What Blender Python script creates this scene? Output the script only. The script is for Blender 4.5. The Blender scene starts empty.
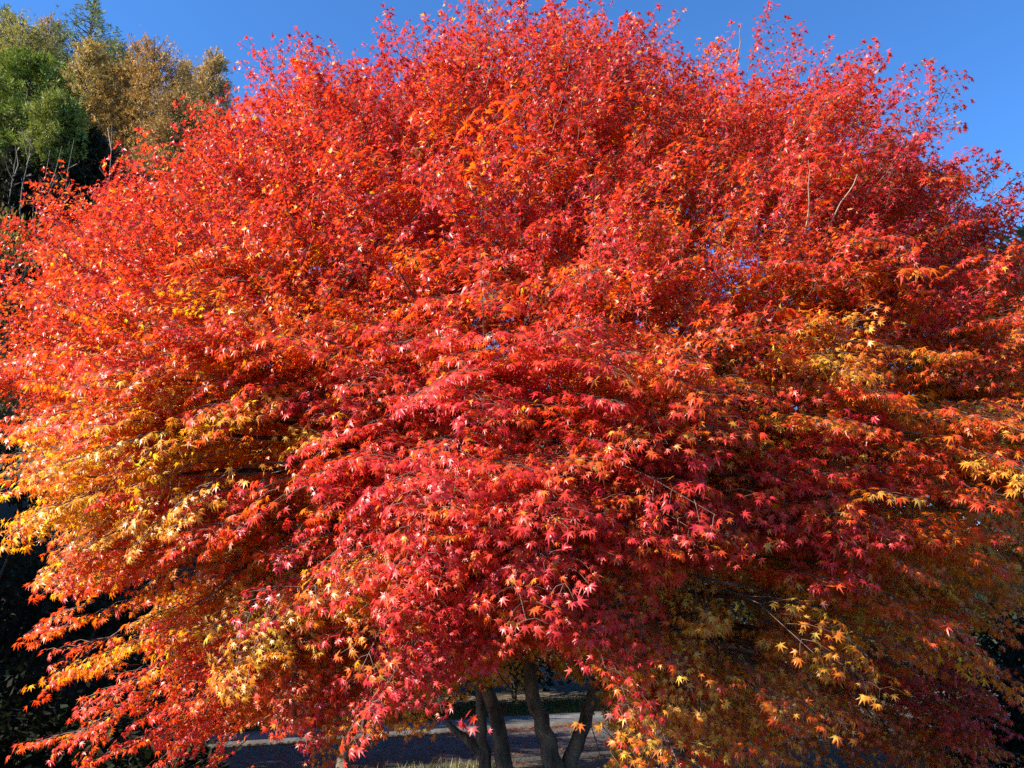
import bpy, math, random
import numpy as np
from mathutils import Vector, Matrix

random.seed(7)
RNG = np.random.default_rng(11)
D2R = math.radians
scene = bpy.context.scene

# ------------------------------------------------------------------ camera
FPX, PITCH = 804.0, D2R(14.4)
CAM = np.array([0.0, 0.0, 1.7])
cam_data = bpy.data.cameras.new('camera')
cam_data.sensor_width = 36.0
cam_data.lens = 36.0 * FPX / 1024.0
cam_data.clip_start = 0.05
cam_data.clip_end = 3000
cam = bpy.data.objects.new('camera', cam_data)
cam.location = CAM
cam.rotation_euler = (D2R(90) + PITCH, 0, 0)
scene.collection.objects.link(cam)
scene.camera = cam

# ------------------------------------------------------------------ world, sun, exposure
SUN_EL, SUN_AZ = D2R(34), D2R(-110)          # azimuth clockwise from +Y: behind the camera's left shoulder
SUN = np.array([math.sin(SUN_AZ) * math.cos(SUN_EL), math.cos(SUN_AZ) * math.cos(SUN_EL), math.sin(SUN_EL)])
world = bpy.data.worlds.new('World')
scene.world = world
world.use_nodes = True
wn = world.node_tree
sky = wn.nodes.new('ShaderNodeTexSky')
sky.sky_type = 'NISHITA'
sky.sun_disc = False
sky.sun_elevation = SUN_EL
sky.sun_rotation = SUN_AZ
sky.altitude = 2500
sky.air_density = 1.0
sky.dust_density = 0.1
sky.ozone_density = 6.0
tint = wn.nodes.new('ShaderNodeMix')          # the deep blue of clear autumn air
tint.data_type, tint.blend_type = 'RGBA', 'MULTIPLY'
tint.inputs['Factor'].default_value = 1.0
tint.inputs['B'].default_value = (0.70, 1.13, 1.38, 1)
wn.links.new(sky.outputs[0], tint.inputs['A'])
wn.links.new(tint.outputs['Result'], wn.nodes['Background'].inputs[0])
wn.nodes['Background'].inputs[1].default_value = 0.08
sun_data = bpy.data.lights.new('sun', 'SUN')
sun_data.energy = 5.0
sun_data.angle = D2R(0.5)
sun_data.color = (1.0, 0.94, 0.84)
sun = bpy.data.objects.new('sun', sun_data)
sun.rotation_euler = Vector(SUN).to_track_quat('Z', 'Y').to_euler()
sun.location = (-20, -12, 30)
scene.collection.objects.link(sun)
scene.view_settings.view_transform = 'Standard'
scene.view_settings.look = 'None'
scene.view_settings.gamma = 1.0
scene.view_settings.exposure = 1.65
scene.view_settings.use_curve_mapping = False
scene.cycles.max_bounces = 8
scene.cycles.diffuse_bounces = 4
scene.cycles.transmission_bounces = 6
scene.cycles.use_denoising = False

# ------------------------------------------------------------------ helpers
CP, SP = math.cos(PITCH), math.sin(PITCH)

def ray(px, py):
    u, v = (px - 512) / FPX, (384 - py) / FPX
    d = np.array([u, CP - v * SP, SP + v * CP])
    return d / np.linalg.norm(d)

def at(px, py, Y):
    d = ray(px, py)
    return CAM + d * (Y / d[1])

def on_ground(px, py, z=0.0):
    d = ray(px, py)
    return CAM + d * ((z - CAM[2]) / d[2])

def project(p):
    q = np.atleast_2d(p) - CAM
    f = q[:, 1] * CP + q[:, 2] * SP
    up = -q[:, 1] * SP + q[:, 2] * CP
    return 512 + FPX * q[:, 0] / f, 384 - FPX * up / f

def unit(v):
    v = np.asarray(v, float)
    return v / (np.linalg.norm(v, axis=-1, keepdims=True) + 1e-9)

def link(name, mesh, parent=None, mat=None):
    o = bpy.data.objects.new(name, mesh)
    scene.collection.objects.link(o)
    if parent is not None:
        o.parent = parent
    if mat is not None:
        mesh.materials.append(mat)
    return o

def np_mesh(name, verts, faces, colors=None, smooth=False):
    """verts (N,3), faces (M,k) all with k corners, colors (N,3) optional."""
    verts = np.asarray(verts, np.float32)
    faces = np.asarray(faces, np.int32)
    k = faces.shape[1]
    me = bpy.data.meshes.new(name)
    me.vertices.add(len(verts))
    me.vertices.foreach_set('co', verts.ravel())
    me.loops.add(faces.size)
    me.loops.foreach_set('vertex_index', faces.ravel())
    me.polygons.add(len(faces))
    me.polygons.foreach_set('loop_start', np.arange(0, faces.size, k, dtype=np.int32))
    me.polygons.foreach_set('loop_total', np.full(len(faces), k, np.int32))
    if smooth:
        me.polygons.foreach_set('use_smooth', np.ones(len(faces), bool))
    me.update(calc_edges=True)
    if colors is not None:
        a = me.attributes.new('tint', 'FLOAT_COLOR', 'POINT')
        c = np.ones((len(verts), 4), np.float32)
        c[:, :3] = colors
        a.data.foreach_set('color', c.ravel())
    return me

def tag(o, label=None, cat=None, group=None, kind=None):
    for k, v in (('label', label), ('category', cat), ('group', group), ('kind', kind)):
        if v:
            o[k] = v
    return o

def empty(name, loc):
    o = bpy.data.objects.new(name, None)
    o.location = loc
    o.empty_display_size = 0.3
    scene.collection.objects.link(o)
    return o

class Tubes:
    """collects tapered tubes into one mesh"""
    def __init__(self, sides=6):
        self.v, self.f, self.n, self.k = [], [], 0, sides
    def add(self, pts, radii):
        pts = np.asarray(pts, float)
        m, k = len(pts), self.k
        radii = np.broadcast_to(np.asarray(radii, float), (m,))
        t = unit(np.gradient(pts, axis=0))
        ref = np.array([0.31, 0.17, 0.93]) if abs(t[0] @ np.array([0.31, 0.17, 0.93])) < 0.9 else np.array([1.0, 0, 0])
        a = unit(np.cross(t, ref))
        b = np.cross(t, a)
        ang = np.arange(k) * 2 * math.pi / k
        ring = pts[:, None, :] + radii[:, None, None] * (np.cos(ang)[None, :, None] * a[:, None, :] + np.sin(ang)[None, :, None] * b[:, None, :])
        self.v.append(ring.reshape(-1, 3))
        i = np.arange(m - 1)[:, None] * k
        j = np.arange(k)[None, :]
        j2 = (j + 1) % k
        self.f.append((self.n + np.stack([i + j, i + j2, i + k + j2, i + k + j], -1)).reshape(-1, 4))
        self.n += m * k
    def mesh(self, name, off=(0, 0, 0)):
        return np_mesh(name, np.concatenate(self.v) - np.asarray(off), np.concatenate(self.f), smooth=True)

def curve(p0, p1, p2, p3, n=8):
    t = np.linspace(0, 1, n)[:, None]
    return (1 - t) ** 3 * p0 + 3 * (1 - t) ** 2 * t * p1 + 3 * (1 - t) * t ** 2 * p2 + t ** 3 * p3

def wobble(pts, amp):
    pts = np.array(pts, float)
    pts[1:-1] += RNG.normal(0, amp, (len(pts) - 2, 3))
    return pts

def smoothstep(a, b, x):
    t = np.clip((np.asarray(x, float) - a) / (b - a), 0, 1)
    return t * t * (3 - 2 * t)

# ------------------------------------------------------------------ materials
def new_mat(name):
    m = bpy.data.materials.new(name)
    m.use_nodes = True
    nt = m.node_tree
    return m, nt, nt.nodes['Principled BSDF'], nt.nodes['Material Output']

def noise_mat(name, c1, c2, scale, rough=0.9, bump=0.3, detail=8, stretch=None, lo=0.35, hi=0.65):
    m, nt, bs, out = new_mat(name)
    tc = nt.nodes.new('ShaderNodeTexCoord')
    src = tc.outputs['Object']
    if stretch:
        mp = nt.nodes.new('ShaderNodeMapping')
        mp.inputs['Scale'].default_value = stretch
        nt.links.new(src, mp.inputs['Vector'])
        src = mp.outputs[0]
    nz = nt.nodes.new('ShaderNodeTexNoise')
    nz.inputs['Scale'].default_value = scale
    nz.inputs['Detail'].default_value = detail
    nt.links.new(src, nz.inputs['Vector'])
    cr = nt.nodes.new('ShaderNodeValToRGB')
    cr.color_ramp.elements[0].position, cr.color_ramp.elements[1].position = lo, hi
    cr.color_ramp.elements[0].color, cr.color_ramp.elements[1].color = (*c1, 1), (*c2, 1)
    nt.links.new(nz.outputs[0], cr.inputs[0])
    nt.links.new(cr.outputs[0], bs.inputs['Base Color'])
    bs.inputs['Roughness'].default_value = rough
    if bump:
        bp = nt.nodes.new('ShaderNodeBump')
        bp.inputs['Strength'].default_value = bump
        bp.inputs['Distance'].default_value = 0.03
        nt.links.new(nz.outputs[0], bp.inputs['Height'])
        nt.links.new(bp.outputs[0], bs.inputs['Normal'])
    return m

def leaf_mat(name, trans=0.5, rough=0.38, spec=0.42, warm=(1.2, 1.5, 0.3)):
    """thin leaf: reflecting upper side plus light let through, tinted by the leaf's own colour"""
    m, nt, bs, out = new_mat(name)
    at_ = nt.nodes.new('ShaderNodeAttribute')
    at_.attribute_name = 'tint'
    tr = nt.nodes.new('ShaderNodeBsdfTranslucent')
    mul = nt.nodes.new('ShaderNodeMix')
    mul.data_type = 'RGBA'
    mul.blend_type = 'MULTIPLY'
    mul.inputs['Factor'].default_value = 1.0
    mul.inputs['B'].default_value = (*warm, 1)
    nt.links.new(at_.outputs['Color'], mul.inputs['A'])
    nt.links.new(mul.outputs['Result'], tr.inputs['Color'])
    nt.links.new(at_.outputs['Color'], bs.inputs['Base Color'])
    bs.inputs['Roughness'].default_value = rough
    bs.inputs['Specular IOR Level'].default_value = spec
    mx = nt.nodes.new('ShaderNodeMixShader')
    mx.inputs[0].default_value = trans
    nt.links.new(bs.outputs[0], mx.inputs[1])
    nt.links.new(tr.outputs[0], mx.inputs[2])
    nt.links.new(mx.outputs[0], out.inputs['Surface'])
    return m

M_LEAF = leaf_mat('maple_leaf')
M_NEEDLE = leaf_mat('needle_foliage', trans=0.2, rough=0.7, spec=0.2, warm=(1, 1, 0.7))
M_SHRUB = leaf_mat('shrub_leaf', trans=0.25, rough=0.75, spec=0.12, warm=(1, 1.1, 0.6))
M_BARK = noise_mat('maple_bark', (0.03, 0.02, 0.013), (0.15, 0.105, 0.07), 14, 0.85, 0.8, stretch=(1, 1, 0.35))
M_TWIG = noise_mat('twig_bark', (0.07, 0.03, 0.02), (0.15, 0.08, 0.055), 20, 0.7, 0)
M_PALE = noise_mat('pale_shoot_bark', (0.30, 0.20, 0.13), (0.42, 0.33, 0.25), 14, 0.6, 0)
M_SAP = noise_mat('sapling_bark', (0.07, 0.045, 0.03), (0.16, 0.11, 0.07), 8, 0.7, 0)
M_DARKBARK = noise_mat('conifer_bark', (0.03, 0.02, 0.014), (0.08, 0.055, 0.04), 6, 0.9, 0.5, stretch=(1, 1, 0.3))
M_SOIL = noise_mat('hill_soil', (0.035, 0.024, 0.014), (0.10, 0.065, 0.03), 1.3, 0.95, 0.6)
M_ASPHALT = noise_mat('asphalt', (0.045, 0.04, 0.036), (0.075, 0.067, 0.06), 40, 0.85, 0.25)
M_CONC = noise_mat('kerb_concrete', (0.09, 0.082, 0.073), (0.16, 0.148, 0.132), 9, 0.9, 0.2)

# ------------------------------------------------------------------ terrain, road, kerb
def hill(x, y):
    d = -0.80 * (x + 3.0) + 0.60 * (y - 12.5)
    h = 0.52 * np.where(d > 0, d, 0)
    h = h * smoothstep(0, 4, d)
    h = 30 * np.tanh(h / 30)
    h = h * smoothstep(9.5, 14, y + 0.35 * np.minimum(0, -(x + 3.0)) * 0 + 0.2 * np.clip(-x - 4, 0, 20))
    return h + 0.05 * np.sin(x * 0.9) * np.sin(y * 0.7) * smoothstep(10, 14, y)

# road edges taken to the ground
F1, F2 = on_ground(204, 748), on_ground(559, 727)
N1, N2 = on_ground(411, 768), on_ground(595, 751)
rd = unit((F2 - F1) + (N2 - N1))[:2]
rd = rd / np.linalg.norm(rd)
rn = np.array([-rd[1], rd[0]])
if rn[1] < 0:
    rn = -rn
mid_f = ((F1 + F2) / 2)[:2]
mid_n = ((N1 + N2) / 2)[:2]
s_far, s_near = mid_f @ rn, mid_n @ rn          # distances of the two road edges along the road's normal

def terrain():
    xs = np.unique(np.concatenate([np.linspace(-400, -40, 19), np.linspace(-40, 40, 81), np.linspace(40, 400, 19)]))
    ys = np.unique(np.concatenate([np.linspace(-60, -4, 8), np.linspace(-4, 60, 81), np.linspace(60, 900, 22)]))
    X, Y = np.meshgrid(xs, ys)
    s = X * rn[0] + Y * rn[1]
    Z = hill(X, Y) * smoothstep(s_far + 0.8, s_far + 3.0, s)
    bumps = 0.02 * np.sin(X * 3.1 + 1) * np.sin(Y * 2.7)
    Z = Z - 0.03 + bumps * 0.5
    v = np.stack([X, Y, Z], -1).reshape(-1, 3)
    ny, nx = X.shape
    i = (np.arange(ny - 1)[:, None] * nx + np.arange(nx - 1)[None, :]).ravel()
    f = np.stack([i, i + 1, i + nx + 1, i + nx], -1)
    o = link('ground', np_mesh('ground', v, f, smooth=True), None, M_SOIL)
    tag(o, kind='structure')

terrain()

def strip(name, s0, s1, z0, z1, mat, a0=-60, a1=60):
    """a slab running along the road between two distances from the camera"""
    c = []
    for s in (s0, s1):
        for a in (a0, a1):
            p = rn * s + rd * a
            c.append(p)
    v = [(*c[0], z1), (*c[1], z1), (*c[3], z1), (*c[2], z1), (*c[0], z0), (*c[1], z0), (*c[3], z0), (*c[2], z0)]
    f = [(0, 1, 2, 3), (0, 4, 5, 1), (1, 5, 6, 2), (2, 6, 7, 3), (3, 7, 4, 0)]
    return tag(link(name, np_mesh(name, v, f), None, mat), kind='structure')

strip('road', s_near, s_far, -0.2, 0.004, M_ASPHALT)
strip('kerb', s_far + 0.002, s_far + 0.62, -0.2, 0.06, M_CONC)

# ------------------------------------------------------------------ maple leaf shapes
def leaf_shape(angles, lens, sinus, droop, fold, curl):
    """palmate leaf, axis +X, upper side +Z: centre, sinuses, tips"""
    n = len(angles)
    ang = np.radians(angles)
    tips = np.stack([np.cos(ang) * lens, np.sin(ang) * lens], -1)
    mid = np.empty(n + 1)
    mid[1:-1] = (ang[1:] + ang[:-1]) / 2
    mid[0], mid[-1] = ang[0] - 0.35, ang[-1] + 0.35
    sl = np.empty(n + 1)
    L = np.asarray(lens)
    sl[1:-1] = sinus * np.minimum(L[1:], L[:-1])
    sl[0], sl[-1] = 0.5 * sinus * L[0], 0.5 * sinus * L[-1]
    sin_ = np.stack([np.cos(mid) * sl, np.sin(mid) * sl], -1)
    p = np.concatenate([[[0, 0]], sin_, tips])
    r = np.linalg.norm(p, axis=1)
    z = -droop * r ** 2 + fold * np.abs(p[:, 1]) - curl * np.maximum(p[:, 0], 0) ** 2
    v = np.column_stack([p, z])
    f = np.array([[0, 1 + i, n + 2 + i, 2 + i] for i in range(n)])
    return v, f

A7 = [-128, -82, -40, 0, 40, 82, 128]
L7 = [0.36, 0.72, 0.94, 1.0, 0.94, 0.72, 0.36]
A5 = [-95, -46, 0, 46, 95]
L5 = [0.55, 0.88, 1.0, 0.88, 0.55]
OPEN = [leaf_shape(A7, L7, s, d, f, c) for s, d, f, c in
        ((0.42, 0.18, 0.0, 0.0), (0.38, 0.30, 0.06, 0.05), (0.42, 0.42, 0.12, 0.1), (0.36, 0.22, 0.55, 0.35), (0.45, 0.7, 0.1, 0.3))]
CURLED = [leaf_shape(A5, L5, s, d, f, c) for s, d, f, c in
          ((0.45, 0.2, 0.5, 0.2), (0.5, 0.4, 0.9, 0.3), (0.45, 0.3, 0.25, 0.4), (0.5, 0.1, 1.3, 0.5), (0.45, 0.55, 0.1, 0.3))]

# ------------------------------------------------------------------ spray templates (a twig with its leaves)
def flat_spray(L, seed):
    """layered spray: opposite side twigs in one plane, leaf pairs along them"""
    r = np.random.default_rng(seed)
    pos, axs, nrm, tw, dep = [], [], [], [], []
    def mainp(s):
        return np.array([s, 0.03 * math.sin(6 * s + seed), -0.28 * s * s])
    tw.append((mainp(0), mainp(L * 0.5), mainp(L), 0.0045))
    def pair(p, d, up, k, spread=58):
        for sg in (-1, 1):
            a = math.radians(spread + r.normal(0, 12)) * sg
            ax = d * math.cos(a) + np.cross(up, d) * math.sin(a)
            ax = unit(ax + np.array([0, 0, -0.35 + r.normal(0, 0.22)]))
            pos.append(p + ax * 0.022)
            axs.append(ax)
            nrm.append(unit(up + r.normal(0, 0.28, 3)))
            dep.append(k)
    s = 0.10
    while s < L:
        p = mainp(s)
        d0 = unit(mainp(s + 0.01) - p)
        up = unit(np.cross(d0, [0, 1, 0]) * -1 if np.cross(d0, [0, 1, 0])[2] < 0 else np.cross(d0, [0, 1, 0]))
        for sg in (-1, 1):
            if r.random() < 0.08:
                continue
            ll = (0.10 + 0.42 * (L - s)) * r.uniform(0.6, 1.1)
            a = math.radians(r.uniform(38, 62)) * sg
            d = unit(d0 * math.cos(a) + np.cross(up, d0) * math.sin(a) + np.array([0, 0, r.normal(0.02, 0.12)]))
            e = p + d * ll + np.array([0, 0, -0.35 * ll * ll])
            tw.append((p, (p + e) / 2 + np.array([0, 0, 0.015]), e, 0.0025))
            q = 0.05
            while q < ll:
                pair(p + (e - p) * q / ll, d, up, q / ll * 0.5 + s / L * 0.5)
                q += r.uniform(0.05, 0.075)
            pair(e, d, up, 0.5 + s / L * 0.5, 34)
            pos.append(e + d * 0.02); axs.append(unit(d + [0, 0, -0.3])); nrm.append(unit(up + r.normal(0, .2, 3))); dep.append(1.0)
        s += r.uniform(0.075, 0.105)
    e = mainp(L)
    pair(e, unit([1, 0, -0.4]), np.array([0, 0, 1.0]), 1.0, 32)
    return np.array(pos), np.array(axs), np.array(nrm), tw, np.array(dep)

def up_spray(L, seed):
    """ascending shoot: leaf pairs all round, few steep side twigs"""
    r = np.random.default_rng(seed + 500)
    pos, axs, nrm, tw, dep = [], [], [], [], []
    bend = r.normal(0, 0.12, 2)
    def mainp(s):
        return np.array([s, bend[0] * s * s, bend[1] * s * s])
    tw.append((mainp(0), mainp(L * 0.5), mainp(L), 0.004))
    def run(p0, d, ll, k0, first):
        q, turn = first, r.uniform(0, 3)
        d = unit(d)
        a0 = unit(np.cross(d, [0.2, 0.5, 0.8]))
        b0 = np.cross(d, a0)
        while q <= ll:
            p = p0 + d * q
            for sg in (-1, 1):
                side = (a0 * math.cos(turn) + b0 * math.sin(turn)) * sg
                ax = unit(side + d * r.uniform(0.2, 0.9) + r.normal(0, 0.25, 3))
                pos.append(p + ax * 0.018)
                axs.append(ax)
                nrm.append(unit(d * 0.6 + r.normal(0, 0.4, 3)))
                dep.append(k0 + (1 - k0) * q / ll)
            turn += 1.57 + r.normal(0, 0.3)
            q += r.uniform(0.042, 0.06)
        for _ in range(2):
            ax = unit(d + r.normal(0, 0.4, 3))
            pos.append(p0 + d * ll); axs.append(ax); nrm.append(unit(r.normal(0, 1, 3))); dep.append(1.0)
    s = 0.1
    while s < L * 0.82:
        for _ in range(2):
            d = unit([1.0, r.normal(0, 0.62), r.normal(0, 0.62)])
            ll = (0.08 + 0.48 * (L - s)) * r.uniform(0.6, 1.15)
            p = mainp(s)
            tw.append((p, p + d * ll * 0.5, p + d * ll, 0.0022))
            run(p, d, ll, s / L, 0.05)
        s += r.uniform(0.09, 0.13)
    run(mainp(L * 0.45), mainp(L) - mainp(L * 0.45), L * 0.55, 0.6, 0.03)
    return np.array(pos), np.array(axs), np.array(nrm), tw, np.array(dep)

FLAT = [flat_spray(L, i) for i, L in enumerate((0.42, 0.48, 0.54, 0.6, 0.66, 0.72, 0.5, 0.58))]
UPS = [up_spray(L, i) for i, L in enumerate((0.40, 0.46, 0.52, 0.58, 0.64, 0.72, 0.5, 0.55))]

# leaf colour ramp: 0 crimson, 0.3 red, 0.6 orange, 1 gold
RAMP_T = np.array([-0.1, 0.0, 0.3, 0.6, 0.85, 1.0, 1.25])
RAMP_C = np.array([[0.56, 0.030, 0.048], [0.70, 0.050, 0.055], [0.76, 0.062, 0.026], [0.74, 0.17, 0.016],
                   [0.76, 0.33, 0.035], [0.76, 0.45, 0.07], [0.45, 0.42, 0.05]])

def ramp(t):
    return np.stack([np.interp(t, RAMP_T, RAMP_C[:, i]) for i in range(3)], -1)

class Foliage:
    def __init__(self):
        self.p, self.a, self.n, self.s, self.t, self.var, self.curl = [], [], [], [], [], [], []
        self.twigs = Tubes(3)
    def spray(self, tpl, base, d, up, t, size, curled, scale=1.0, thin=1.0):
        pos, axs, nrm, tw, dep = tpl
        d = unit(d)
        z = unit(np.asarray(up) - d * (np.asarray(up) @ d))
        y = np.cross(z, d)
        R = np.stack([d, y, z])                    # rows: local x, y, z in world
        P = base + (pos * scale) @ R
        keep = RNG.random(len(pos)) < thin
        H = HOLLOW[((HOLLOW[:, :3] - base) ** 2).sum(1) < 1.6]
        if len(H):
            h2 = ((P[:, None] - H[None, :, :3]) ** 2).sum(-1) / H[None, :, 3] ** 2
            keep &= h2.min(1) > RNG.uniform(0.75, 1.1, len(pos))
        n = keep.sum()
        self.p.append(P[keep])
        self.a.append(axs[keep] @ R)
        self.n.append(nrm[keep] @ R)
        self.s.append(size * RNG.uniform(0.6, 1.25, n))
        self.t.append(np.minimum(t, 0.9) + 0.38 * (0.6 - dep[keep]) + RNG.normal(0, 0.09, n) + 0.45 * (RNG.random(n) < 0.06))
        self.curl.append(np.full(n, curled))
        for a, b, c, r in tw:
            if len(H) and (((c * scale @ R + base - H[:, :3]) ** 2).sum(1) < H[:, 3] ** 2 * 1.2).any():
                continue                              # no bare twigs left hanging in a hollow
            self.twigs.add(np.stack([a, b, c]) * scale @ R + base, (r * .7, r * 0.5, r * 0.3))
    def mesh(self, name, off):
        p, a, n, s, t, cu = (np.concatenate(x) for x in (self.p, self.a, self.n, self.s, self.t, self.curl))
        N = len(p)
        a = unit(a + RNG.normal(0, 0.18, (N, 3)) + np.array([0, 0, -0.12]))
        n = unit(n + RNG.normal(0, 0.10, (N, 3)) + np.where(cu[:, None], np.array([-.25, -.1, 0.75]), np.array([0, 0, 0.15])))
        n = unit(n - a * (a * n).sum(1, keepdims=True))
        y = np.cross(n, a)
        pale = (RNG.random(N) < np.where(cu, 0.05, 0.006))[:, None]      # pale dry leaves, which also paint in whitish glints
        col = np.where(pale, np.array([[0.74, 0.30, 0.24]]), ramp(np.where(RNG.random(N) < 0.01, t, np.minimum(t, 1.0)))) * RNG.uniform(0.75, 1.1, (N, 1))
        V, F, C, base = [], [], [], 0
        pick = RNG.integers(0, 5, N)
        for curled, shapes in ((False, OPEN), (True, CURLED)):
            for k, (v, f) in enumerate(shapes):
                m = np.where((cu == curled) & (pick == k))[0]
                if not len(m):
                    continue
                lv = v[None] * s[m][:, None, None]
                w = p[m][:, None] + lv[..., :1] * a[m][:, None] + lv[..., 1:2] * y[m][:, None] + lv[..., 2:] * n[m][:, None]
                V.append(w.reshape(-1, 3))
                idx = base + np.arange(len(m))[:, None, None] * len(v) + f[None]
                F.append(idx.reshape(-1, 4))
                cc = np.repeat(col[m][:, None], len(v), 1)
                nt = len(f)                                   # tips run browner and darker than the middle of the blade
                cc[:, -nt:] *= np.array([0.88, 0.7, 0.75]) * RNG.uniform(0.8, 1.15, (len(m), nt, 1))
                cc[:, 0] *= np.array([1.0, 1.15, 1.0])
                C.append(cc.reshape(-1, 3))
                base += len(m) * len(v)
        print('LEAVES', N, 'verts', base)
        return np_mesh(name, np.concatenate(V) - np.asarray(off), np.concatenate(F), np.concatenate(C))

# ------------------------------------------------------------------ the maple's crown
CX, CY, CZ = 0.15, 6.8, 3.05

# the crown's lobes: how far it reaches at each angle seen from the front (degrees from the right, over the top, to the left)
LOBES = [((1050, 330), .98), ((1040, 250), .93), ((1030, 170), .95), ((1000, 112), 1.02), ((940, 114), .93), ((905, 90), .95), ((855, 40), 1.0), ((795, 78), .89), ((745, 42), 1.0), ((670, 50), .88),
         ((610, 15), .97), ((520, 0), .99), ((470, 12), .98), ((412, 38), .92), ((372, 66), .83), ((312, 45), .97), ((262, 68), .955), ((230, 92), .92), ((180, 132), .89), ((120, 167), .92),
         ((60, 195), .97), ((0, 240), 1.0), ((-20, 330), 1.0)]
LOBE_A = np.array([math.degrees(math.atan2((400 - y) / 410, (x - 530) / (560 if x > 530 else 500))) for (x, y), r in LOBES])
LOBE_R = np.array([r for _, r in LOBES])

def crown_q(p):
    """>1 outside the crown, <1 inside"""
    p = np.atleast_2d(p)
    dx, dy, dz = p[:, 0] - CX, p[:, 1] - CY, p[:, 2] - CZ
    rx = np.where(dx < 0, 3.75 + 0.5 * smoothstep(-0.9, 0.0, dz), 4.35)
    ry = 3.35 + np.where((dz < 0) & (dy < 0), 0.35 * np.minimum(1, -dz / 0.9), 0)
    qz = np.where(dz > 0, dz / 3.42, -(np.abs(dz) / 2.3) ** 1.8)
    q = np.stack([dx / rx, dy / ry, qz], -1)
    r = np.linalg.norm(q, axis=1)
    u = q / (r[:, None] + 1e-9)
    bump = 0.045 * np.sin(7.1 * u[:, 0] + 1.1) * np.cos(5.3 * u[:, 1] + 2 * u[:, 2]) + 0.03 * np.sin(11 * u[:, 0] - 8 * u[:, 2] + 0.7)
    fade = smoothstep(-0.05, 0.25, u[:, 2])
    phi = np.degrees(np.arctan2(u[:, 2], u[:, 0]))
    bump = bump * (1 - 0.5 * fade) + fade * (np.interp(phi, LOBE_A, LOBE_R) - 1)
    return r / (1 + bump)

def shell_hit(px, py, lo=2.6, hi=8.2):
    Y = np.linspace(lo, hi, 90)
    d = ray(px, py)
    P = CAM + d[None] * (Y / d[1])[:, None]
    q = crown_q(P)
    ins = np.where(q < 1)[0]
    i = ins[0] if len(ins) else int(np.argmin(q))
    return P[i]

# the autumn colour of each part of the crown, as seen from the camera's side: (px, py, radius, t)
PATCH = [(520, 60, 130, .06), (300, 110, 140, .07), (800, 110, 130, .16), (960, 170, 110, .10), (330, 270, 80, .40), (230, 320, 80, .33),
         (640, 190, 70, .50), (700, 300, 80, .42), (480, 220, 70, .30), (850, 230, 80, .34), (900, 300, 90, .42), (60, 280, 90, .16),
         (120, 230, 80, .2), (560, 270, 80, .12), (560, 150, 80, .12), (420, 160, 80, .14), (420, 300, 70, .2), (950, 400, 110, .40), (160, 270, 60, .22),
         (950, 600, 120, .45), (760, 430, 80, .33), (200, 420, 80, .5), (250, 560, 110, .7), (450, 450, 110, .15), (600, 400, 80, .25),
         (620, 560, 90, .3), (720, 700, 110, .62), (450, 680, 70, .7), (350, 640, 70, .2), (560, 620, 70, .4), (120, 680, 90, .35), (820, 600, 90, .6),
         (830, 370, 60, .65), (740, 180, 60, .2)]
PATCH = np.array(PATCH, float)

def colour_t(p):
    x, y = project(p)
    d2 = ((x[:, None] - PATCH[None, :, 0]) ** 2 + (y[:, None] - PATCH[None, :, 1]) ** 2) / PATCH[None, :, 2] ** 2
    w = np.exp(-1.4 * d2) + 1e-6
    return (w * PATCH[None, :, 3]).sum(1) / w.sum(1)

# hollows between the boughs where the shaded inside of the crown shows: px, py, radius px, nearest depth, farthest depth
HOLES = [(262, 450, 36, 0, 1.2), (222, 464, 30, 0, 1.1), (188, 480, 22, 0, 1), (285, 506, 32, 0, 1.2), (752, 603, 32, 0, 2.4), (698, 592, 26, 0, 2.2), (738, 652, 30, 0, 2.4), (532, 682, 26, 0, 4), (482, 703, 20, 0, 4), (585, 695, 18, 0, 4), (800, 560, 22, 0, .9), (675, 602, 18, 0, 1.4),
         (545, 718, 46, 0, 4), (505, 732, 42, 0, 4), (582, 738, 26, 0, 4), (455, 745, 32, 0, 4), (408, 757, 26, 0, 4), (380, 768, 20, 0, 4), (500, 338, 22, 0, .6), (465, 322, 18, 0, .6), (350, 335, 14, 0, .6),
         (650, 275, 17, 0, .5), (735, 478, 30, 0, .9), (592, 484, 24, 0, .8), (715, 432, 26, 0, .8), (760, 440, 22, 0, .8), (255, 757, 26, 0, 4), (50, 766, 18, 0, 4), (4, 690, 24, 0, 4),
         (140, 768, 16, 0, 4), (12, 645, 18, 0, 3), (12, 560, 18, 0, 2), (28, 455, 12, 0, 1), (545, 503, 11, 0, .5),
         (430, 518, 14, 0, .6), (815, 408, 16, 0, .5), (880, 505, 14, 0, .5), (320, 555, 12, 0, .6), (350, 690, 0.1, 0, .2), (60, 560, 16, 0, .7), (690, 345, 14, 0, .5), (470, 330, 10, 0, .5)]
HOLLOW = []
for hx, hy, hr, d0, d1 in HOLES:
    Y0 = shell_hit(hx, hy)[1] - 0.55 - 0.35 * float(smoothstep(560, 730, hy))
    for d in np.arange(d0, d1 * (1.5 if d1 < 2 else 1) + 0.01, 0.3):
        p = at(hx, hy, Y0 + d)
        HOLLOW.append((*p, hr / FPX * np.linalg.norm(at(hx, hy, Y0 + d1 / 2) - CAM)))
HOLLOW = np.array(HOLLOW)

FOL = Foliage()
ROOT = np.array([0.25, 6.9, -0.03])
ENDS = []                       # where the limbs must reach: (point, outward direction)

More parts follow.
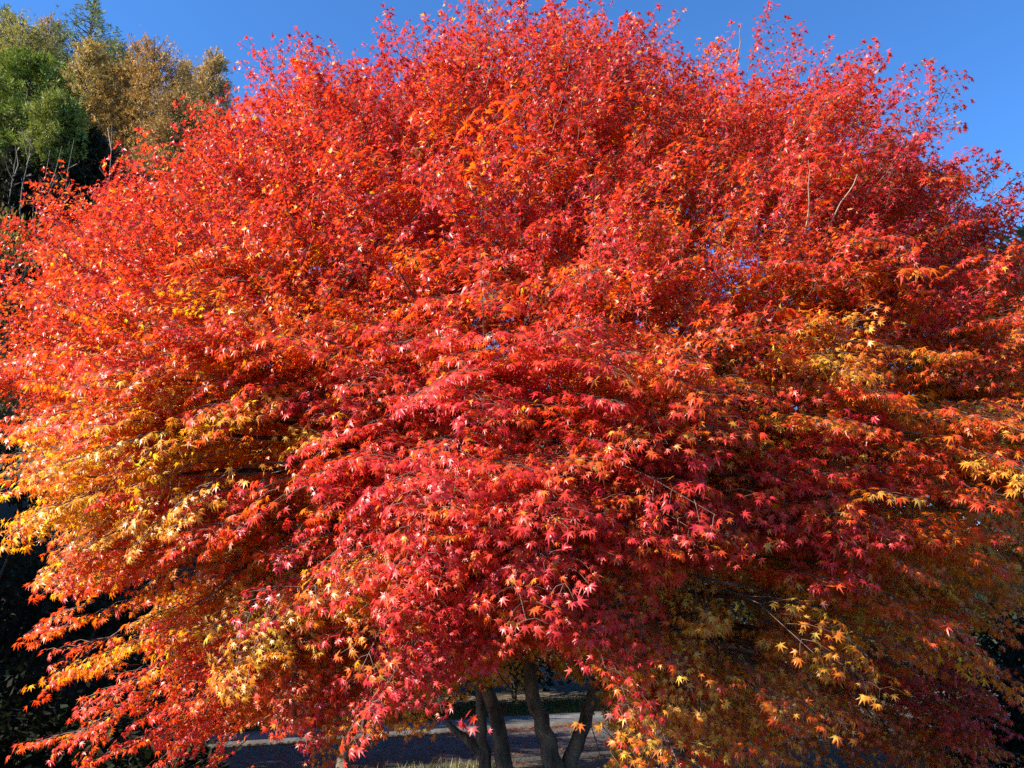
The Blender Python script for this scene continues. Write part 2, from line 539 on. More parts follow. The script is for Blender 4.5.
# boughs that show in the lower half: px, py, width px, lean of the tips on screen (-1 left .. 1 right), droop, colour t, sprays
BOUGH = [
    (60, 425, 130, -.9, .35, .22, 9), (45, 360, 130, -.9, .1, .15, 9), (130, 395, 140, -.7, .25, .42, 9), (105, 468, 150, -.9, .4, .80, 10), (55, 510, 100, -.9, .4, .60, 8),
    (180, 450, 100, -.8, .35, .85, 7), (165, 515, 190, -.85, .45, .10, 13), (235, 492, 110, -.8, .35, .38, 7), (130, 560, 150, -.85, .4, .32, 10), (210, 570, 130, -.8, .35, .5, 9),
    (55, 592, 90, -.95, .25, .2, 7), (165, 615, 150, -.8, .3, .72, 10), (245, 600, 100, -.6, .3, .85, 6), (115, 650, 140, -.9, .3, .2, 9), (205, 680, 160, -.8, .3, .27, 11),
    (105, 712, 140, -.95, .3, .18, 10), (150, 738, 110, -.9, .35, .22, 7), (205, 735, 90, -.7, .5, .35, 7), (290, 610, 90, -.4, .4, .85, 6), (285, 690, 110, -.5, .4, .5, 9), (330, 742, 60, -.2, .7, .62, 6),
    (395, 640, 120, -.6, .5, .03, 12), (345, 690, 100, -.6, .5, .04, 9), (425, 600, 140, -.6, .4, .08, 12), (345, 585, 70, -.5, .4, .65, 4), (310, 487, 110, -.8, .4, .05, 9),
    (380, 440, 180, -.7, .35, .04, 14), (330, 388, 170, -.7, .3, .08, 11), (290, 432, 80, -.8, .35, .82, 5), (405, 530, 150, -.6, .45, .2, 11), (455, 480, 150, -.4, .4, .2, 11),
    (305, 545, 100, -.8, .4, .08, 7), (470, 560, 130, -.4, .4, .3, 10), (425, 690, 80, -.2, .5, .82, 7), (492, 660, 60, -.3, .6, .03, 5), (525, 600, 130, 0, .4, .45, 10),
    (470, 622, 80, -.4, .45, .18, 7), (600, 607, 150, .4, .35, .2, 11), (565, 640, 90, .1, .4, .55, 6), (645, 650, 70, .4, .5, .08, 6), (635, 705, 110, .2, .4, .72, 9),
    (720, 715, 150, .4, .35, .55, 12), (620, 745, 90, .1, .4, .7, 7), (700, 755, 120, .3, .4, .3, 9), (800, 735, 140, .5, .35, .6, 11), (780, 690, 110, .4, .3, .5, 8),
    (870, 740, 130, .6, .35, .62, 9), (550, 480, 130, .1, .35, .25, 10), (600, 432, 120, .3, .3, .36, 9), (655, 452, 170, .6, .25, .12, 12), (725, 462, 90, .7, .25, .08, 6),
    (555, 528, 150, .2, .35, .12, 11), (525, 550, 110, -.1, .4, .08, 8), (740, 532, 90, .3, .45, .06, 7), (805, 500, 150, .7, .25, .22, 10), (835, 468, 140, .7, .2, .16, 10),
    (895, 425, 100, .8, .2, .2, 8), (855, 545, 80, .7, .3, .18, 5), (850, 388, 90, .6, .2, .9, 6), (830, 350, 130, .6, .2, .72, 8), (900, 348, 90, .8, .15, .45, 6),
    (775, 400, 130, .5, .25, .5, 9), (700, 395, 150, .4, .25, .45, 10), (640, 372, 140, .3, .25, .38, 10), (560, 360, 150, .1, .25, .2, 10), (470, 375, 150, -.3, .25, .12, 10),
    (230, 370, 150, -.7, .2, .3, 10), (150, 345, 150, -.8, .15, .25, 9), (960, 450, 130, .9, .2, .4, 8), (965, 560, 120, .9, .25, .48, 8), (900, 600, 130, .7, .3, .5, 8),
    (985, 640, 100, .9, .25, .5, 7), (990, 690, 80, .9, .3, .15, 6), (925, 690, 100, .7, .35, .12, 7), (850, 640, 140, .6, .3, .6, 9), (930, 730, 90, .7, .35, .62, 6),
    (765, 625, 100, .5, .35, .75, 6), (690, 545, 120, .4, .3, .35, 8), (800, 570, 120, .6, .3, .5, 7), (880, 510, 120, .7, .25, .4, 7), (640, 520, 110, .3, .3, .4, 7),
    (985, 745, 90, .8, .35, .4, 7), (1010, 720, 70, .9, .3, .3, 6), (950, 760, 90, .6, .4, .5, 7), (862, 698, 110, .6, .35, .5, 9), (905, 712, 100, .7, .35, .45, 8), (820, 690, 90, .5, .35, .55, 7), (375, 745, 60, -.1, .6, .72, 3), (430, 640, 90, -.4, .45, .1, 7), (360, 490, 130, -.6, .4, .12, 9), (300, 340, 140, -.6, .2, .35, 9), (390, 330, 130, -.4, .2, .25, 9)]

for bx, by, wpx, lean, droop, t, n in BOUGH:
    c = shell_hit(bx, by)
    c = at(bx, by, c[1] - (0.35 + 0.45 * float(smoothstep(560, 640, bx) - smoothstep(790, 880, bx))) * float(smoothstep(560, 730, by)))
    dist = np.linalg.norm(c - CAM)
    w = wpx / FPX * dist
    out = unit([lean, -math.sqrt(max(0.05, 1 - lean * lean)), 0])
    lat = np.array([-out[1], out[0], 0])
    tilt = -droop
    fwd = unit(out + np.array([0, 0, tilt]))
    up = unit(np.cross(fwd, lat))
    up = up if up[2] > 0 else -up
    screen_w = math.hypot(lat[0] * 1.0, 0.25)
    ENDS.append((c - fwd * 0.45, out))
    t += RNG.normal(0, 0.04) + (0.12 if 560 < bx < 800 and by > 600 else 0)
    for i in range(int(n * 1.65)):
        g = RNG.uniform(-0.5, 0.5)
        back = RNG.uniform(-0.15, 0.75)
        # spread mostly across the view; leaning boughs spread along their own run
        b = c + np.array([g * w * 0.9, 0, 0]) + fwd * (-0.35 - 0.4 * back) + up * RNG.normal(0.0, 0.09) - np.array([0, 0, 0.10 * (2 * g) ** 2])
        b[2] += (g * w) * (lean * -droop * 0.8)          # the sheet falls towards its tips
        dd = unit(fwd + lat * RNG.normal(0, 0.5) + np.array([0, 0, RNG.normal(0.08, 0.2)]))
        FOL.spray(FLAT[RNG.integers(8)], b, dd, up + RNG.normal(0, 0.22, 3), t + 0.06 + RNG.normal(0, 0.07), 0.0305 - 0.004 * float(smoothstep(560, 700, by)), False, RNG.uniform(0.6, 0.92))

# upper crown: ascending shoots all over the shell
def shell_points(n):
    u = unit(RNG.normal(0, 1, (n, 3)))
    return u

n_up = 0
u = unit(RNG.normal(0, 1, (9000, 3)))
for k in range(len(u)):
    d = u[k]
    rx = 4.2 if d[0] < 0 else 4.35
    rz = 3.42 if d[2] > 0 else 2.25
    e = np.array([d[0] * rx, d[1] * 3.35, d[2] * rz])
    p = np.array([CX, CY, CZ]) + e
    p = np.array([CX, CY, CZ]) + e / crown_q(p)[0]
    depth = abs(RNG.normal(0, 0.30)) if d[1] < 0.35 else abs(RNG.normal(0, 0.3))
    front = d[1] < 0.25
    px, py = project(p)
    px, py = px[0], py[0]
    radial = unit(np.array([d[0] / rx, d[1] / 3.35, d[2] / rz]))
    dens = 0.5 * (0.55 + 0.6 * max(0.0, -d[1] - 0.25)) if front else (0.10 if d[2] > 0.1 else 0.03)
    upper = 1 - smoothstep(350, 470, py) if front else float(d[2] > 0.0)
    if px < -160 or px > 1190:
        dens *= 0.4
    if front:
        dens *= 1 - 0.45 * float(smoothstep(390, 470, py))      # the lower tiers stand apart, dark between
    if RNG.random() > dens:
        continue
    base = p - radial * (0.42 + depth)
    if base[2] < 1.15 or (not front and base[2] < 1.9):
        continue
    tt = float(colour_t(p)[0]) - 0.10 + 0.20 * float(smoothstep(200, 400, py)) + RNG.normal(0, 0.11) + 0.25 * depth
    shoots = RNG.random() < upper
    if shoots:
        axis = unit(radial * 0.9 + np.array([0.10, 0, 0.55]) + RNG.normal(0, 0.2, 3))
    else:
        base = base - radial * RNG.uniform(0.0, 0.5)
        axis = unit(radial * np.array([1, 1, 0.3]) + np.array([0, 0, -0.12]) + RNG.normal(0, 0.2, 3))
    for m in range(3):
        b = base + RNG.normal(0, 1, 3) * ([0.16, 0.16, 0.12] if shoots else [0.2, 0.2, 0.05])
        dd = unit(axis + RNG.normal(0, 0.22, 3) * [1, 1, 0.6])
        tm = tt + RNG.normal(0, 0.04)
        if shoots and RNG.random() < 0.6:
            FOL.spray(UPS[RNG.integers(8)], b, dd, np.array([0, -0.3, 1.0]), tm, 0.0265, True, RNG.uniform(0.65, 1.0))
        elif shoots:
            FOL.spray(FLAT[RNG.integers(8)], b, unit(dd + np.array([0, 0, -0.35])), unit(np.array([0, 0, 1.0]) + radial * 0.4 + RNG.normal(0, .25, 3)), tm, 0.028, False, 0.7)
        else:
            FOL.spray(FLAT[RNG.integers(8)], b, dd, unit(np.array([0, 0, 1.0]) + radial * 0.35), tm + 0.10, 0.031, False, RNG.uniform(0.6, 0.9))
    n_up += 1
print('SPRAYS', n_up)

# inner leaves, more orange, that close the view through the crown
for k in range(1700):
    d = unit(RNG.normal(0, 1, 3)) * RNG.uniform(0.35, 0.85)
    p = np.array([CX, CY, CZ]) + d * np.array([4.2 if d[0] < 0 else 4.35, 3.35, 3.42 if d[2] > 0 else 2.25])
    q_in = crown_q(p)[0]
    if q_in > 0.8:
        p = np.array([CX, CY, CZ]) + (p - np.array([CX, CY, CZ])) * 0.8 / q_in
    if p[2] < 2.3 or d[1] > 0.45:
        continue
    FOL.spray(FLAT[RNG.integers(8)], p, unit(d * [1, 1, .3] + RNG.normal(0, .4, 3)), unit(np.array([0, 0, 1.0]) + RNG.normal(0, .3, 3)), float(colour_t(p)[0]) + .16 + RNG.normal(0, .07), 0.056, False, 1.15)

# long thin shoots that break the outline against the sky
for px, py, lx in ((290, 75, -.3), (318, 62, 0), (340, 80, .1), (245, 105, -.4), (410, 60, -.2), (455, 40, 0), (500, 18, .1), (540, 15, .1), (620, 25, .2), (590, 30, .1), (650, 40, .3),
                   (700, 75, .1), (745, 60, .1), (775, 80, .2), (815, 75, .3), (845, 65, .4), (870, 75, .5), (885, 110, .6), (900, 130, .6), (935, 150, .7), (950, 165, .8),
                   (975, 150, .6), (1000, 140, .7), (985, 190, .9), (1000, 230, .9), (200, 140, -.4), (165, 150, -.4), (130, 180, -.5), (380, 75, 0), (60, 205, -.5), (100, 190, -.4),
                   (1010, 165, .7), (1015, 205, .9), (960, 185, .7), (860, 60, .5), (830, 95, .3), (480, 30, 0), (640, 60, .3), (360, 85, 0), (225, 120, -.4), (20, 235, -.5)):
    for j in range(2):
        b = shell_hit(px + RNG.normal(0, 8), py + 28 + 18 * j, 4.5, 8.6)
        dd = unit(np.array([lx, -0.05, 0.9]) + RNG.normal(0, 0.15, 3))
        FOL.spray(UPS[RNG.integers(8)], b - dd * 0.25, dd, np.array([0, -1, 0.2]), float(colour_t(b)[0]) + RNG.normal(-0.05, 0.05), 0.030, True, RNG.uniform(0.6, 0.95), thin=0.8)

maple = empty('maple_tree', ROOT)
tag(maple, 'huge spreading Japanese maple with many grey stems and red, orange and golden leaves', 'tree')

# stems: pixel paths with depth, radius at foot and head
STEMS = [
    ([(486, 800, 6.9), (485, 760, 6.9), (483, 720, 6.9), (478, 660, 6.9), (470, 560, 6.7), (440, 430, 6.4), (420, 300, 6.4)], 0.064),
    ([(512, 800, 6.75), (503, 755, 6.75), (494, 705, 6.7), (470, 640, 6.5), (430, 560, 6.2), (370, 470, 5.9), (300, 360, 5.8)], 0.084),
    ([(556, 800, 6.7), (556, 762, 6.7), (541, 725, 6.7), (530, 690, 6.7), (528, 640, 6.8), (540, 540, 6.9), (560, 400, 7.0), (550, 250, 7.0)], 0.092),
    ([(562, 800, 6.75), (568, 765, 6.75), (581, 730, 6.8), (592, 700, 6.85), (602, 660, 6.9), (650, 560, 7.0), (730, 430, 6.9), (800, 300, 6.8)], 0.08),
    ([(342, 800, 7.1), (344, 750, 7.1), (350, 715, 7.1), (340, 640, 7.0), (300, 560, 6.8), (230, 470, 6.5), (150, 380, 6.3)], 0.075),
    ([(745, 800, 8.2), (738, 720, 8.2), (745, 660, 8.2), (757, 610, 8.1), (790, 530, 7.9), (850, 420, 7.6)], 0.075),
    ([(690, 800, 8.0), (684, 720, 8.0), (680, 640, 8.0), (678, 570, 7.9), (690, 470, 7.7), (700, 330, 7.5)], 0.075),
    ([(720, 800, 8.6), (718, 700, 8.6), (722, 620, 8.6), (740, 540, 8.5), (830, 440, 8.0), (930, 340, 7.4)], 0.07)]
stem_objs, stem_pts = [], []
for path, r in STEMS:
    pts = np.array([at(*q) for q in path])
    foot = pts[0].copy(); foot[2] = -0.08
    foot = foot + (pts[1] - pts[0]) * 0
    s = np.linspace(0, 1, 26)
    key = np.linspace(0, 1, len(pts) + 1)
    allp = np.vstack([foot, pts])
    dense = np.stack([np.interp(s, key, allp[:, i]) for i in range(3)], -1)
    for _ in range(2):
        dense[1:-1] = (dense[:-2] + 2 * dense[1:-1] + dense[2:]) / 4
    dense = wobble(dense, 0.008)
    rad = r * (1 - 0.82 * s) * (1 + 0.35 * np.exp(-s * 22))
    T = Tubes(12)
    T.add(dense, rad)
    o = link('trunk', T.mesh('trunk', ROOT), maple, M_BARK)
    stem_objs.append(o)
    stem_pts.append(dense)

# a low fork on the first stem, as in the photo
T = Tubes(8)
T.add(wobble(curve(at(481, 752, 6.9), at(470, 740, 6.9), at(458, 735, 6.9), at(447, 722, 6.9), 7), 0.004), np.linspace(0.045, 0.022, 7))
link('limb', T.mesh('limb', ROOT), stem_objs[0], M_BARK)

# limbs: one to each bough and to spots spread under the upper shell
for k in range(34):
    th, ph = RNG.uniform(-math.pi, 0.3), RNG.uniform(0.15, 1.35)
    d = np.array([math.cos(th) * math.cos(ph), math.sin(th) * math.cos(ph), math.sin(ph)])
    p = np.array([CX, CY, CZ]) + d * np.array([4.2 if d[0] < 0 else 4.35, 3.35, 3.42]) * 0.86
    p = np.array([CX, CY, CZ]) + (p - np.array([CX, CY, CZ])) * min(1.0, 0.8 / crown_q(p)[0])
    ENDS.append((p, unit(d)))
for p, out in ENDS:
    best, bi, bj = 1e9, 0, 0
    for i, sp in enumerate(stem_pts):
        cand = sp[5:]
        cost = np.linalg.norm(cand - p, axis=1) + 1.6 * np.maximum(0, cand[:, 2] + 0.15 - p[2]) + 0.5 * np.maximum(0, 1.3 - cand[:, 2]) * 4
        j = int(np.argmin(cost))
        if cost[j] < best:
            best, bi, bj = cost[j], i, j + 5
    a = stem_pts[bi][bj]
    L = np.linalg.norm(p - a)
    pts = wobble(curve(a, a + (p - a) * 0.3 + np.array([0, 0, 0.16 * L]), p - out * 0.3 * L + np.array([0, 0, 0.05 * L]), p + out * 0.3, 10), 0.012)
    r0 = min(0.012 + 0.012 * L, 0.04)
    T = Tubes(6)
    T.add(pts, np.linspace(r0, 0.005, 10))
    for q in range(3):
        i0 = RNG.integers(3, 9)
        e = pts[i0] + unit(out + RNG.normal(0, 0.5, 3)) * RNG.uniform(0.25, 0.6)
        T.add(wobble(curve(pts[i0], pts[i0] + (e - pts[i0]) * .4 + [0, 0, .03], e - [0, 0, .02], e, 5), 0.006), np.linspace(0.007, 0.003, 5))
    link('limb', T.mesh('limb', ROOT), stem_objs[bi], M_BARK)

# bare pale whips rising through the leaves
for x0, y0, x1, y1 in ((812, 225, 798, 175), (835, 220, 846, 188), (738, 70, 735, 40), (1000, 190, 1022, 178)):
    a = shell_hit(x0, y0); b = shell_hit(x1, max(y1, 20)) if y1 > 60 else at(x1, y1, a[1] - 0.1)
    b = b - np.array([0, 0.15, 0])
    T = Tubes(5)
    T.add(wobble(curve(a + [0, .1, 0], a + (b - a) * .3, a + (b - a) * .7 + [0.01, 0, 0.02], b, 6), 0.006), np.linspace(0.005, 0.0018, 6))
    link('bare_shoot', T.mesh('bare_shoot', ROOT), maple, M_PALE)

crown = link('crown', FOL.mesh('crown', ROOT), maple, M_LEAF)
link('twig', FOL.twigs.mesh('twig', ROOT), crown, M_TWIG)

# ------------------------------------------------------------------ background trees
def tufts(points, dirs, size, n_blade, col, jitter, width=0.16, up=0.25):
    """needle tufts: thin blades radiating about a direction"""
    N = len(points)
    d = unit(np.repeat(dirs, n_blade, 0) * 0.8 + RNG.normal(0, 0.75, (N * n_blade, 3)) + np.array([0, 0, up]))
    p = np.repeat(points, n_blade, 0) + RNG.normal(0, size * 0.25, (N * n_blade, 3))
    L = size * RNG.uniform(0.6, 1.3, (N * n_blade, 1))
    side = unit(np.cross(d, RNG.normal(0, 1, d.shape))) * L * width
    mid = p + d * L * 0.5
    v = np.stack([p, mid + side, p + d * L, mid - side], 1).reshape(-1, 3)
    f = np.arange(len(v)).reshape(-1, 4)
    c = np.asarray(col)[None] * np.repeat(RNG.uniform(1 - jitter, 1 + jitter, (N, 1)), n_blade, 0) * RNG.uniform(0.85, 1.15, (N * n_blade, 1))
    return v, f, np.repeat(c, 4, 0)

def conifer(name, label, top, height, radius, col, prof, rise, n_br, per, size, group, jitter=0.25, blades=7, width=0.16):
    """tapered trunk with whorled boughs of needle tufts; top is the world position of the tip"""
    base = np.array([top[0], top[1], top[2] - height])
    root = empty(name, base)
    tag(root, label, 'tree', group)
    lean = RNG.normal(0, 0.01, 2) * height
    def axis(h):
        return np.array([lean[0] * h * (1 - h), lean[1] * h * (1 - h), h * height])
    T = Tubes(8)
    T.add([axis(h) for h in np.linspace(0, 0.985, 10)], np.linspace(0.03 * height * 0.55, 0.02, 10))
    trunk = link('trunk', T.mesh('trunk'), root, M_DARKBARK)
    B = Tubes(4)
    P, Dr = [], []
    for i in range(n_br):
        h = 1 - (1 - 0.12) * ((i + RNG.random()) / n_br) ** 0.85
        az = RNG.uniform(0, 2 * math.pi)
        L = radius * prof(h) * RNG.uniform(0.65, 1.12) + 0.08
        a = axis(h * 0.985)
        o = np.array([math.cos(az), math.sin(az), 0])
        e = a + o * L + np.array([0, 0, rise * L])
        m = a + o * L * 0.5 + np.array([0, 0, rise * L * 0.2])
        B.add([a, m, e], (0.03, 0.02, 0.008))
        k = max(2, int(per * L / radius))
        s = RNG.uniform(0.2, 1, k) ** 0.7
        P.append(a + (e - a) * s[:, None] + RNG.normal(0, 0.10 * L + 0.03, (k, 3)))
        Dr.append(np.tile(unit(e - a), (k, 1)))
    P.append(np.array([axis(h) for h in np.linspace(0.9, 1, 12)]))
    Dr.append(np.tile(np.array([0, 0, 1.0]), (12, 1)))
    v, f, c = tufts(np.concatenate(P), np.concatenate(Dr), size, blades, col, jitter, width)
    link('limb', B.mesh('limb'), trunk, M_DARKBARK)
    link('crown', np_mesh('crown', v, f, c), root, M_NEEDLE)
    return root

spire = lambda h: max(0.0, (1 - h)) ** 0.8
dome = lambda h: math.sqrt(max(0.0, 1 - ((h - 0.45) / 0.56) ** 2))
egg = lambda h: math.sqrt(max(0.0, 1 - ((h - 0.5) / 0.52) ** 2)) * (0.6 + 0.4 * (1 - h))

GOLD, OLIVE, GREEN, BROWN = (0.42, 0.23, 0.06), (0.34, 0.28, 0.07), (0.15, 0.19, 0.025), (0.38, 0.23, 0.10)
HILLG = 'larches and pines on the hill behind'
# px and py of the tip, depth, height, half-width px
HILL = [
    ('spruce_tree', 'tall dark green spruce whose narrow tip rises highest on the hill', 95, -4, 40, 15, 34, (0.16, 0.19, 0.07), spire, 0.15),
    ('larch_tree', 'broad golden brown larch with a rounded head right of the tall spruce', 156, 47, 34, 12, 42, GOLD, dome, 0.45),
    ('larch_tree', 'small pale golden larch nearest to the red maple', 216, 52, 38, 11, 25, (0.44, 0.28, 0.10), egg, 0.45),
    ('larch_tree', 'yellow brown larch standing in front of the tall spruce', 92, 38, 33, 12, 34, (0.42, 0.28, 0.075), egg, 0.4),
    ('larch_tree', 'greyish olive larch peeping between the golden larches', 122, 46, 40, 11, 24, (0.28, 0.27, 0.10), dome, 0.4),
    ('larch_tree', 'dull brown larch with a thin top left of the tall spruce', 53, 20, 40, 13, 26, BROWN, egg, 0.5),
    ('larch_tree', 'yellowish green larch above the green pine', 26, 20, 35, 13, 36, OLIVE, dome, 0.4),
    ('spruce_tree', 'dark olive spruce at the left corner of the sky', 8, 6, 42, 13, 26, (0.18, 0.19, 0.06), spire, 0.2),
    ('larch_tree', 'tawny larch low on the slope beside the edge of the red crown', 182, 96, 31, 10, 30, (0.34, 0.20, 0.065), dome, 0.4),
    ('larch_tree', 'faded brown larch half hidden behind the broad golden larch', 188, 62, 40, 11, 20, (0.40, 0.27, 0.11), egg, 0.45)]
for nm, lb, px, py, Y, H, hw, col, prof, rise in HILL:
    top = at(px, py, Y)
    r = hw / FPX * np.linalg.norm(top - CAM)
    if prof is spire:
        conifer(nm, lb, top, H, r * 2.7, col, prof, rise, 380, 18, 0.2, HILLG, blades=9, width=0.12)
    else:
        conifer(nm, lb, top, H, r * 1.02, col, prof, rise, 420, 30, 0.14, HILLG, 0.45, blades=7, width=0.13)
top = at(34, 58, 27)
conifer('pine_tree', 'bright green pine with dense needle pads at the left edge', top, 9, 58 / FPX * 30, GREEN, dome, 0.1, 200, 26, 0.2, HILLG, 0.45, blades=12, width=0.12)
top = at(62, 98, 24)
conifer('pine_tree', 'small rounded green pine below the larches, in front of dark shade', top, 3.2, 24 / FPX * 27, (0.21, 0.22, 0.04), dome, 0.3, 140, 18, 0.15, HILLG, 0.35, blades=10, width=0.12)
SHADEG = 'conifers darkened or added for the shade on the hill'
for px, py, Y, H, hw, lb in ((-60, 120, 21, 9, 70, 'conifer darkened as deep shade at the left edge of the view'), (20, 150, 24, 8, 60, 'cedar darkened as shade under the bright green pine'),
                         (95, 135, 25, 8, 50, 'cedar darkened as shade under the yellow brown larch'), (140, 175, 22, 7, 55, 'cedar darkened as shade, its top just over the red crown')):
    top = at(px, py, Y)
    conifer('cedar_tree', lb, top, H, hw / FPX * Y * 1.15, (0.028, 0.026, 0.014), egg, 0.0, 220, 20, 0.3, SHADEG, 0.3, blades=9, width=0.14)  # needles coloured near black to paint in the shade below the hill trees
# unseen cedars added on the left to shade the foot of the hill
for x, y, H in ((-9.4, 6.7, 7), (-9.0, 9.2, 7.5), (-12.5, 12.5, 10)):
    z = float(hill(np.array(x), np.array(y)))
    conifer('cedar_tree', 'tall cedar added unseen beyond the left edge to cast shade', (x, y, z + H), H, H * 0.22, (0.03, 0.035, 0.016), egg, -0.1, 150, 14, 0.45, SHADEG, 0.3, blades=8, width=0.09)
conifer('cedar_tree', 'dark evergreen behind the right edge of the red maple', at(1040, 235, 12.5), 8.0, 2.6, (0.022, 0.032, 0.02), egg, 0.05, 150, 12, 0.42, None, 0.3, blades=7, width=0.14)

# ------------------------------------------------------------------ broadleaf shrubs behind the road
def leaf_clump(name, label, base, height, radius, col, n, size, group=None, cat='shrub', mat=None, stems=5, lo=0.1):
    root = empty(name, base)
    tag(root, label, cat, group)
    T = Tubes(5)
    tips = []
    for i in range(stems):
        az = RNG.uniform(0, 6.28)
        e = np.array([math.cos(az) * radius * RNG.uniform(.2, .7), math.sin(az) * radius * RNG.uniform(.2, .7), height * RNG.uniform(.6, .95)])
        T.add(wobble(curve(np.array([0, 0, -0.1]), np.array([0, 0, .3 * height]), e * .7, e, 7), 0.02), np.linspace(0.02 + 0.006 * height, 0.006, 7))
        tips.append(e)
    link('stem', T.mesh('stem'), root, M_DARKBARK)
    nc = 46
    c = unit(RNG.normal(0, 1, (nc, 3))) * RNG.uniform(0.45, 1, (nc, 1))
    c = c * np.array([radius, radius, height * (1 - lo) / 2]) + np.array([0, 0, height * (1 + lo) / 2])
    k = RNG.integers(0, nc, n)
    p = c[k] + RNG.normal(0, 0.2 * radius, (n, 3)) * np.array([1, 1, 0.6])
    p[:, 2] = np.maximum(p[:, 2], 0.03)
    d = unit(p - np.array([0, 0, height * .4]) + RNG.normal(0, .6 * radius, (n, 3)) + [0, 0, -0.2])
    side = unit(np.cross(d, RNG.normal(0, 1, (n, 3)) + np.array([0, 0, 1.5])))
    L = size * RNG.uniform(.6, 1.3, (n, 1))
    nrm = np.cross(side, d)
    v = np.stack([p, p + d * L * .45 + side * L * .26 - nrm * L * .05, p + d * L, p + d * L * .45 - side * L * .26 - nrm * L * .05], 1).reshape(-1, 3)
    col = np.asarray(col, float)
    pick = col[RNG.integers(0, len(col), n)] * RNG.uniform(.7, 1.25, (n, 1))
    me = np_mesh('crown' if cat == 'tree' else 'foliage', v, np.arange(4 * n).reshape(-1, 4), np.repeat(pick, 4, 0))
    link('crown' if cat == 'tree' else 'foliage', me, root, mat or M_SHRUB)
    return root

def ground_z(x, y):
    s = x * rn[0] + y * rn[1]
    return float(hill(np.array(x), np.array(y)) * smoothstep(s_far + .8, s_far + 3.0, s)) - 0.03

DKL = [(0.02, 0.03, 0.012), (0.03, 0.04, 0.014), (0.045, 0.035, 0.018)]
DKL_SHADED = [(0.010, 0.014, 0.006), (0.016, 0.014, 0.008), (0.012, 0.018, 0.007)]  # shrub leaf colours darkened further to stand for deep shade
SHR = 'dark evergreen shrubs in the shade'
sp = s_far + 2.3
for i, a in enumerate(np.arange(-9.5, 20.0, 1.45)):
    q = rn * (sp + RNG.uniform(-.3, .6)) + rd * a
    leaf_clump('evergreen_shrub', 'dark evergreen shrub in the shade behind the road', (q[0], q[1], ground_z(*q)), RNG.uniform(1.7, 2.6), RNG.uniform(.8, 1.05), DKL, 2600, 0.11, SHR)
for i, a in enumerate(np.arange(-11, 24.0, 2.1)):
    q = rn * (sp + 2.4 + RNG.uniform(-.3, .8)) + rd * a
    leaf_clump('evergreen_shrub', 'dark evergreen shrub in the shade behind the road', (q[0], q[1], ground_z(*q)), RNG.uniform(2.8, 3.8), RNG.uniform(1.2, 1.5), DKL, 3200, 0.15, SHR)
# shrubs on either side of the maple, shade painted into their near-black leaves
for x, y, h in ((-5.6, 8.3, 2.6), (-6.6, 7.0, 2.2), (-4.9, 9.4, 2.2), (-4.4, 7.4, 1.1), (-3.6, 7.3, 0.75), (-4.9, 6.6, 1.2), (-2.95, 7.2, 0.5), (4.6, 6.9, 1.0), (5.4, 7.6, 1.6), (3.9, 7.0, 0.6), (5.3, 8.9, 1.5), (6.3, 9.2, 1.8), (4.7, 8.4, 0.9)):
    leaf_clump('evergreen_shrub', 'evergreen shrub darkened as shade at the %s of the maple' % ('left' if x < 0 else 'right'), (x, y, -0.03), h, min(1.0, 0.3 + 0.4 * h), DKL_SHADED, 2400, 0.085, SHR)
q = at(0, 300, 9.6)
leaf_clump('broadleaf_tree', 'olive and brown leaved tree behind the left edge of the maple', (q[0] - 0.35, 9.6, ground_z(q[0] - 0.35, 9.6)), at(0, 172, 9.6)[2], 1.15,
           [(0.20, 0.16, 0.035), (0.26, 0.15, 0.04), (0.12, 0.13, 0.03), (0.30, 0.10, 0.04)], 12000, 0.055, None, 'tree', lo=0.35, stems=7)

# thin bare saplings in front of the dark shade
SAP = 'bare saplings on the slope'
for px, py, hh, lx in ((32, 128, 3.2, -.05), (50, 150, 3.0, .12), (62, 146, 3.0, .25), (74, 140, 3.2, .02), (112, 124, 3.6, -.22), (17, 150, 3, -.12)):
    tip = at(px, py, 15)
    b = np.array([tip[0] - lx * 3, 15, max(ground_z(tip[0], 15), tip[2] - 6)])
    T = Tubes(5)
    T.add(wobble(curve(np.zeros(3), (tip - b) * .3 + [.05, 0, 0], (tip - b) * .7 + [-.06, 0, 0], tip - b, 9), 0.02), np.linspace(0.022, 0.004, 9))
    for j in range(3):
        s = RNG.uniform(.6, .9)
        T.add([(tip - b) * s, (tip - b) * (s + .06) + RNG.normal(0, .1, 3), (tip - b) * (s + .1) + RNG.normal(0, .2, 3)], (0.012, 0.009, 0.004))
    o = link('bare_sapling', T.mesh('bare_sapling'), None, M_SAP)
    o.location = b
    tag(o, 'thin bare sapling on the shaded slope above the left of the maple', 'sapling', SAP)

# ------------------------------------------------------------------ grass verge, fallen leaves
def grass(name, s0, s1, n, h, cols, a0=-9, a1=9):
    a = RNG.uniform(a0, a1, n); s = RNG.uniform(s0, s1, n)
    p = rn[None] * s[:, None] + rd[None] * a[:, None]
    z = np.array([ground_z(x, y) for x, y in p])
    p = np.column_stack([p, z])
    d = unit(np.column_stack([RNG.normal(0, .4, n), RNG.normal(0, .4, n), np.ones(n)]))
    L = h * RNG.uniform(.4, 1.3, (n, 1))
    side = unit(np.cross(d, RNG.normal(0, 1, (n, 3)))) * 0.006
    v = np.stack([p - side, p + side, p + d * L + RNG.normal(0, .02, (n, 3))], 1).reshape(-1, 3)
    cols = np.asarray(cols)
    c = cols[RNG.integers(0, len(cols), n)] * RNG.uniform(.7, 1.3, (n, 1))
    o = link(name, np_mesh(name, v, np.arange(3 * n).reshape(-1, 3), np.repeat(c, 3, 0)), None, M_SHRUB)
    return o

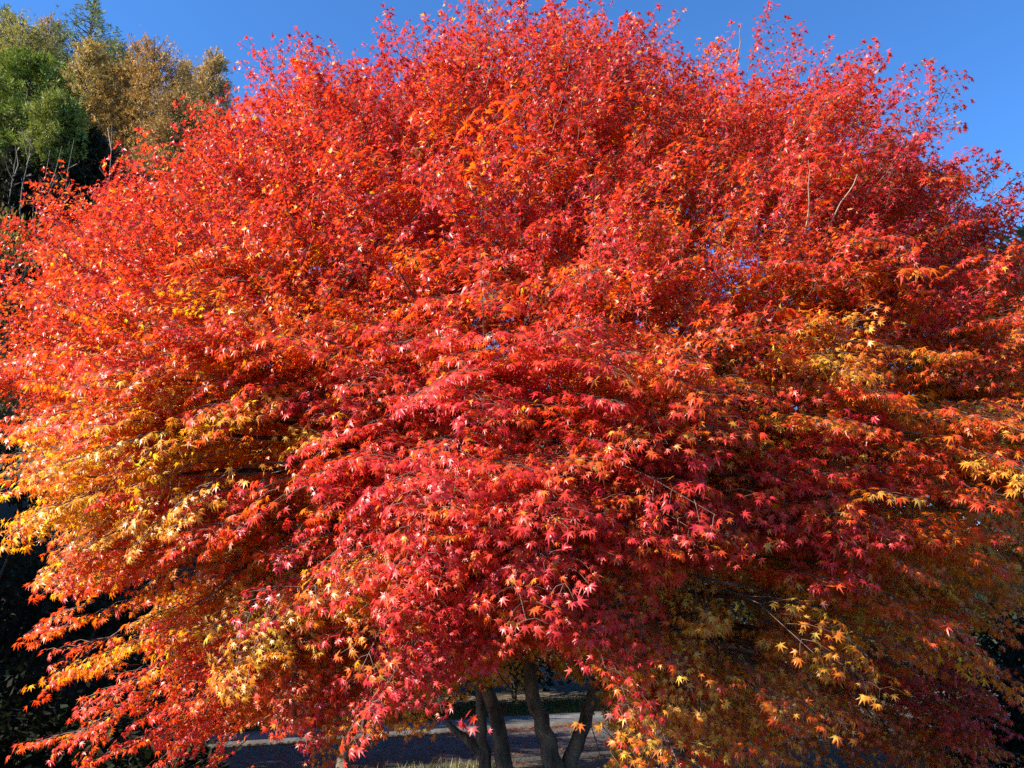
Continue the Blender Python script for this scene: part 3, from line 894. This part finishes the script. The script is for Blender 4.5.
tag(grass('verge_grass', s_far + .64, s_far + 2.2, 22000, 0.16, [(0.05, 0.08, 0.015), (0.08, 0.10, 0.025), (0.12, 0.09, 0.035)]), 'short green grass along the far side of the kerb', 'grass', kind='stuff')
tag(grass('dry_grass', s_near - 1.6, s_near - .02, 16000, 0.09, [(0.28, 0.22, 0.11), (0.2, 0.17, 0.07), (0.12, 0.13, 0.03), (0.32, 0.27, 0.17)], -4, 3), 'dry pale grass between the maple stems and the road', 'grass', kind='stuff')

def fallen(name, n, s0, s1, zf, a0=-8, a1=6):
    a = RNG.uniform(a0, a1, n); s = RNG.uniform(s0, s1, n)
    p = rn[None] * s[:, None] + rd[None] * a[:, None]
    p = np.column_stack([p, np.full(n, zf) + RNG.uniform(0.002, 0.012, n)])
    th = RNG.uniform(0, 6.28, n)
    ax = np.column_stack([np.cos(th), np.sin(th), RNG.normal(0, .12, n)])
    nr = unit(np.column_stack([RNG.normal(0, .25, n), RNG.normal(0, .25, n), np.ones(n)]))
    ax = unit(ax - nr * (ax * nr).sum(1, keepdims=True))
    y = np.cross(nr, ax)
    v0, f0 = leaf_shape(A5, L5, 0.4, -0.12, 0.05, 0)
    sz = RNG.uniform(.025, .045, (n, 1, 1))
    w = p[:, None] + sz * (v0[None, :, :1] * ax[:, None] + v0[None, :, 1:2] * y[:, None] + v0[None, :, 2:] * nr[:, None])
    f = (np.arange(n)[:, None, None] * len(v0) + f0[None]).reshape(-1, 4)
    c = ramp(RNG.uniform(.2, 1, n)) * RNG.uniform(.2, .6, (n, 1))
    return link(name, np_mesh(name, w.reshape(-1, 3), f, np.repeat(c, len(v0), 0)), None, M_LEAF)

tag(fallen('fallen_leaves', 5000, s_near, s_far, 0.006), 'scattered red and brown leaves fallen on the asphalt', 'leaves', kind='stuff')
tag(fallen('fallen_leaves', 2200, s_far - .12, s_far - .002, 0.006), 'line of fallen leaves blown along the foot of the kerb', 'leaves', kind='stuff')
tag(fallen('fallen_leaves', 7000, s_near - 4, s_near - .02, -0.02), 'carpet of fallen leaves under the maple', 'leaves', kind='stuff')
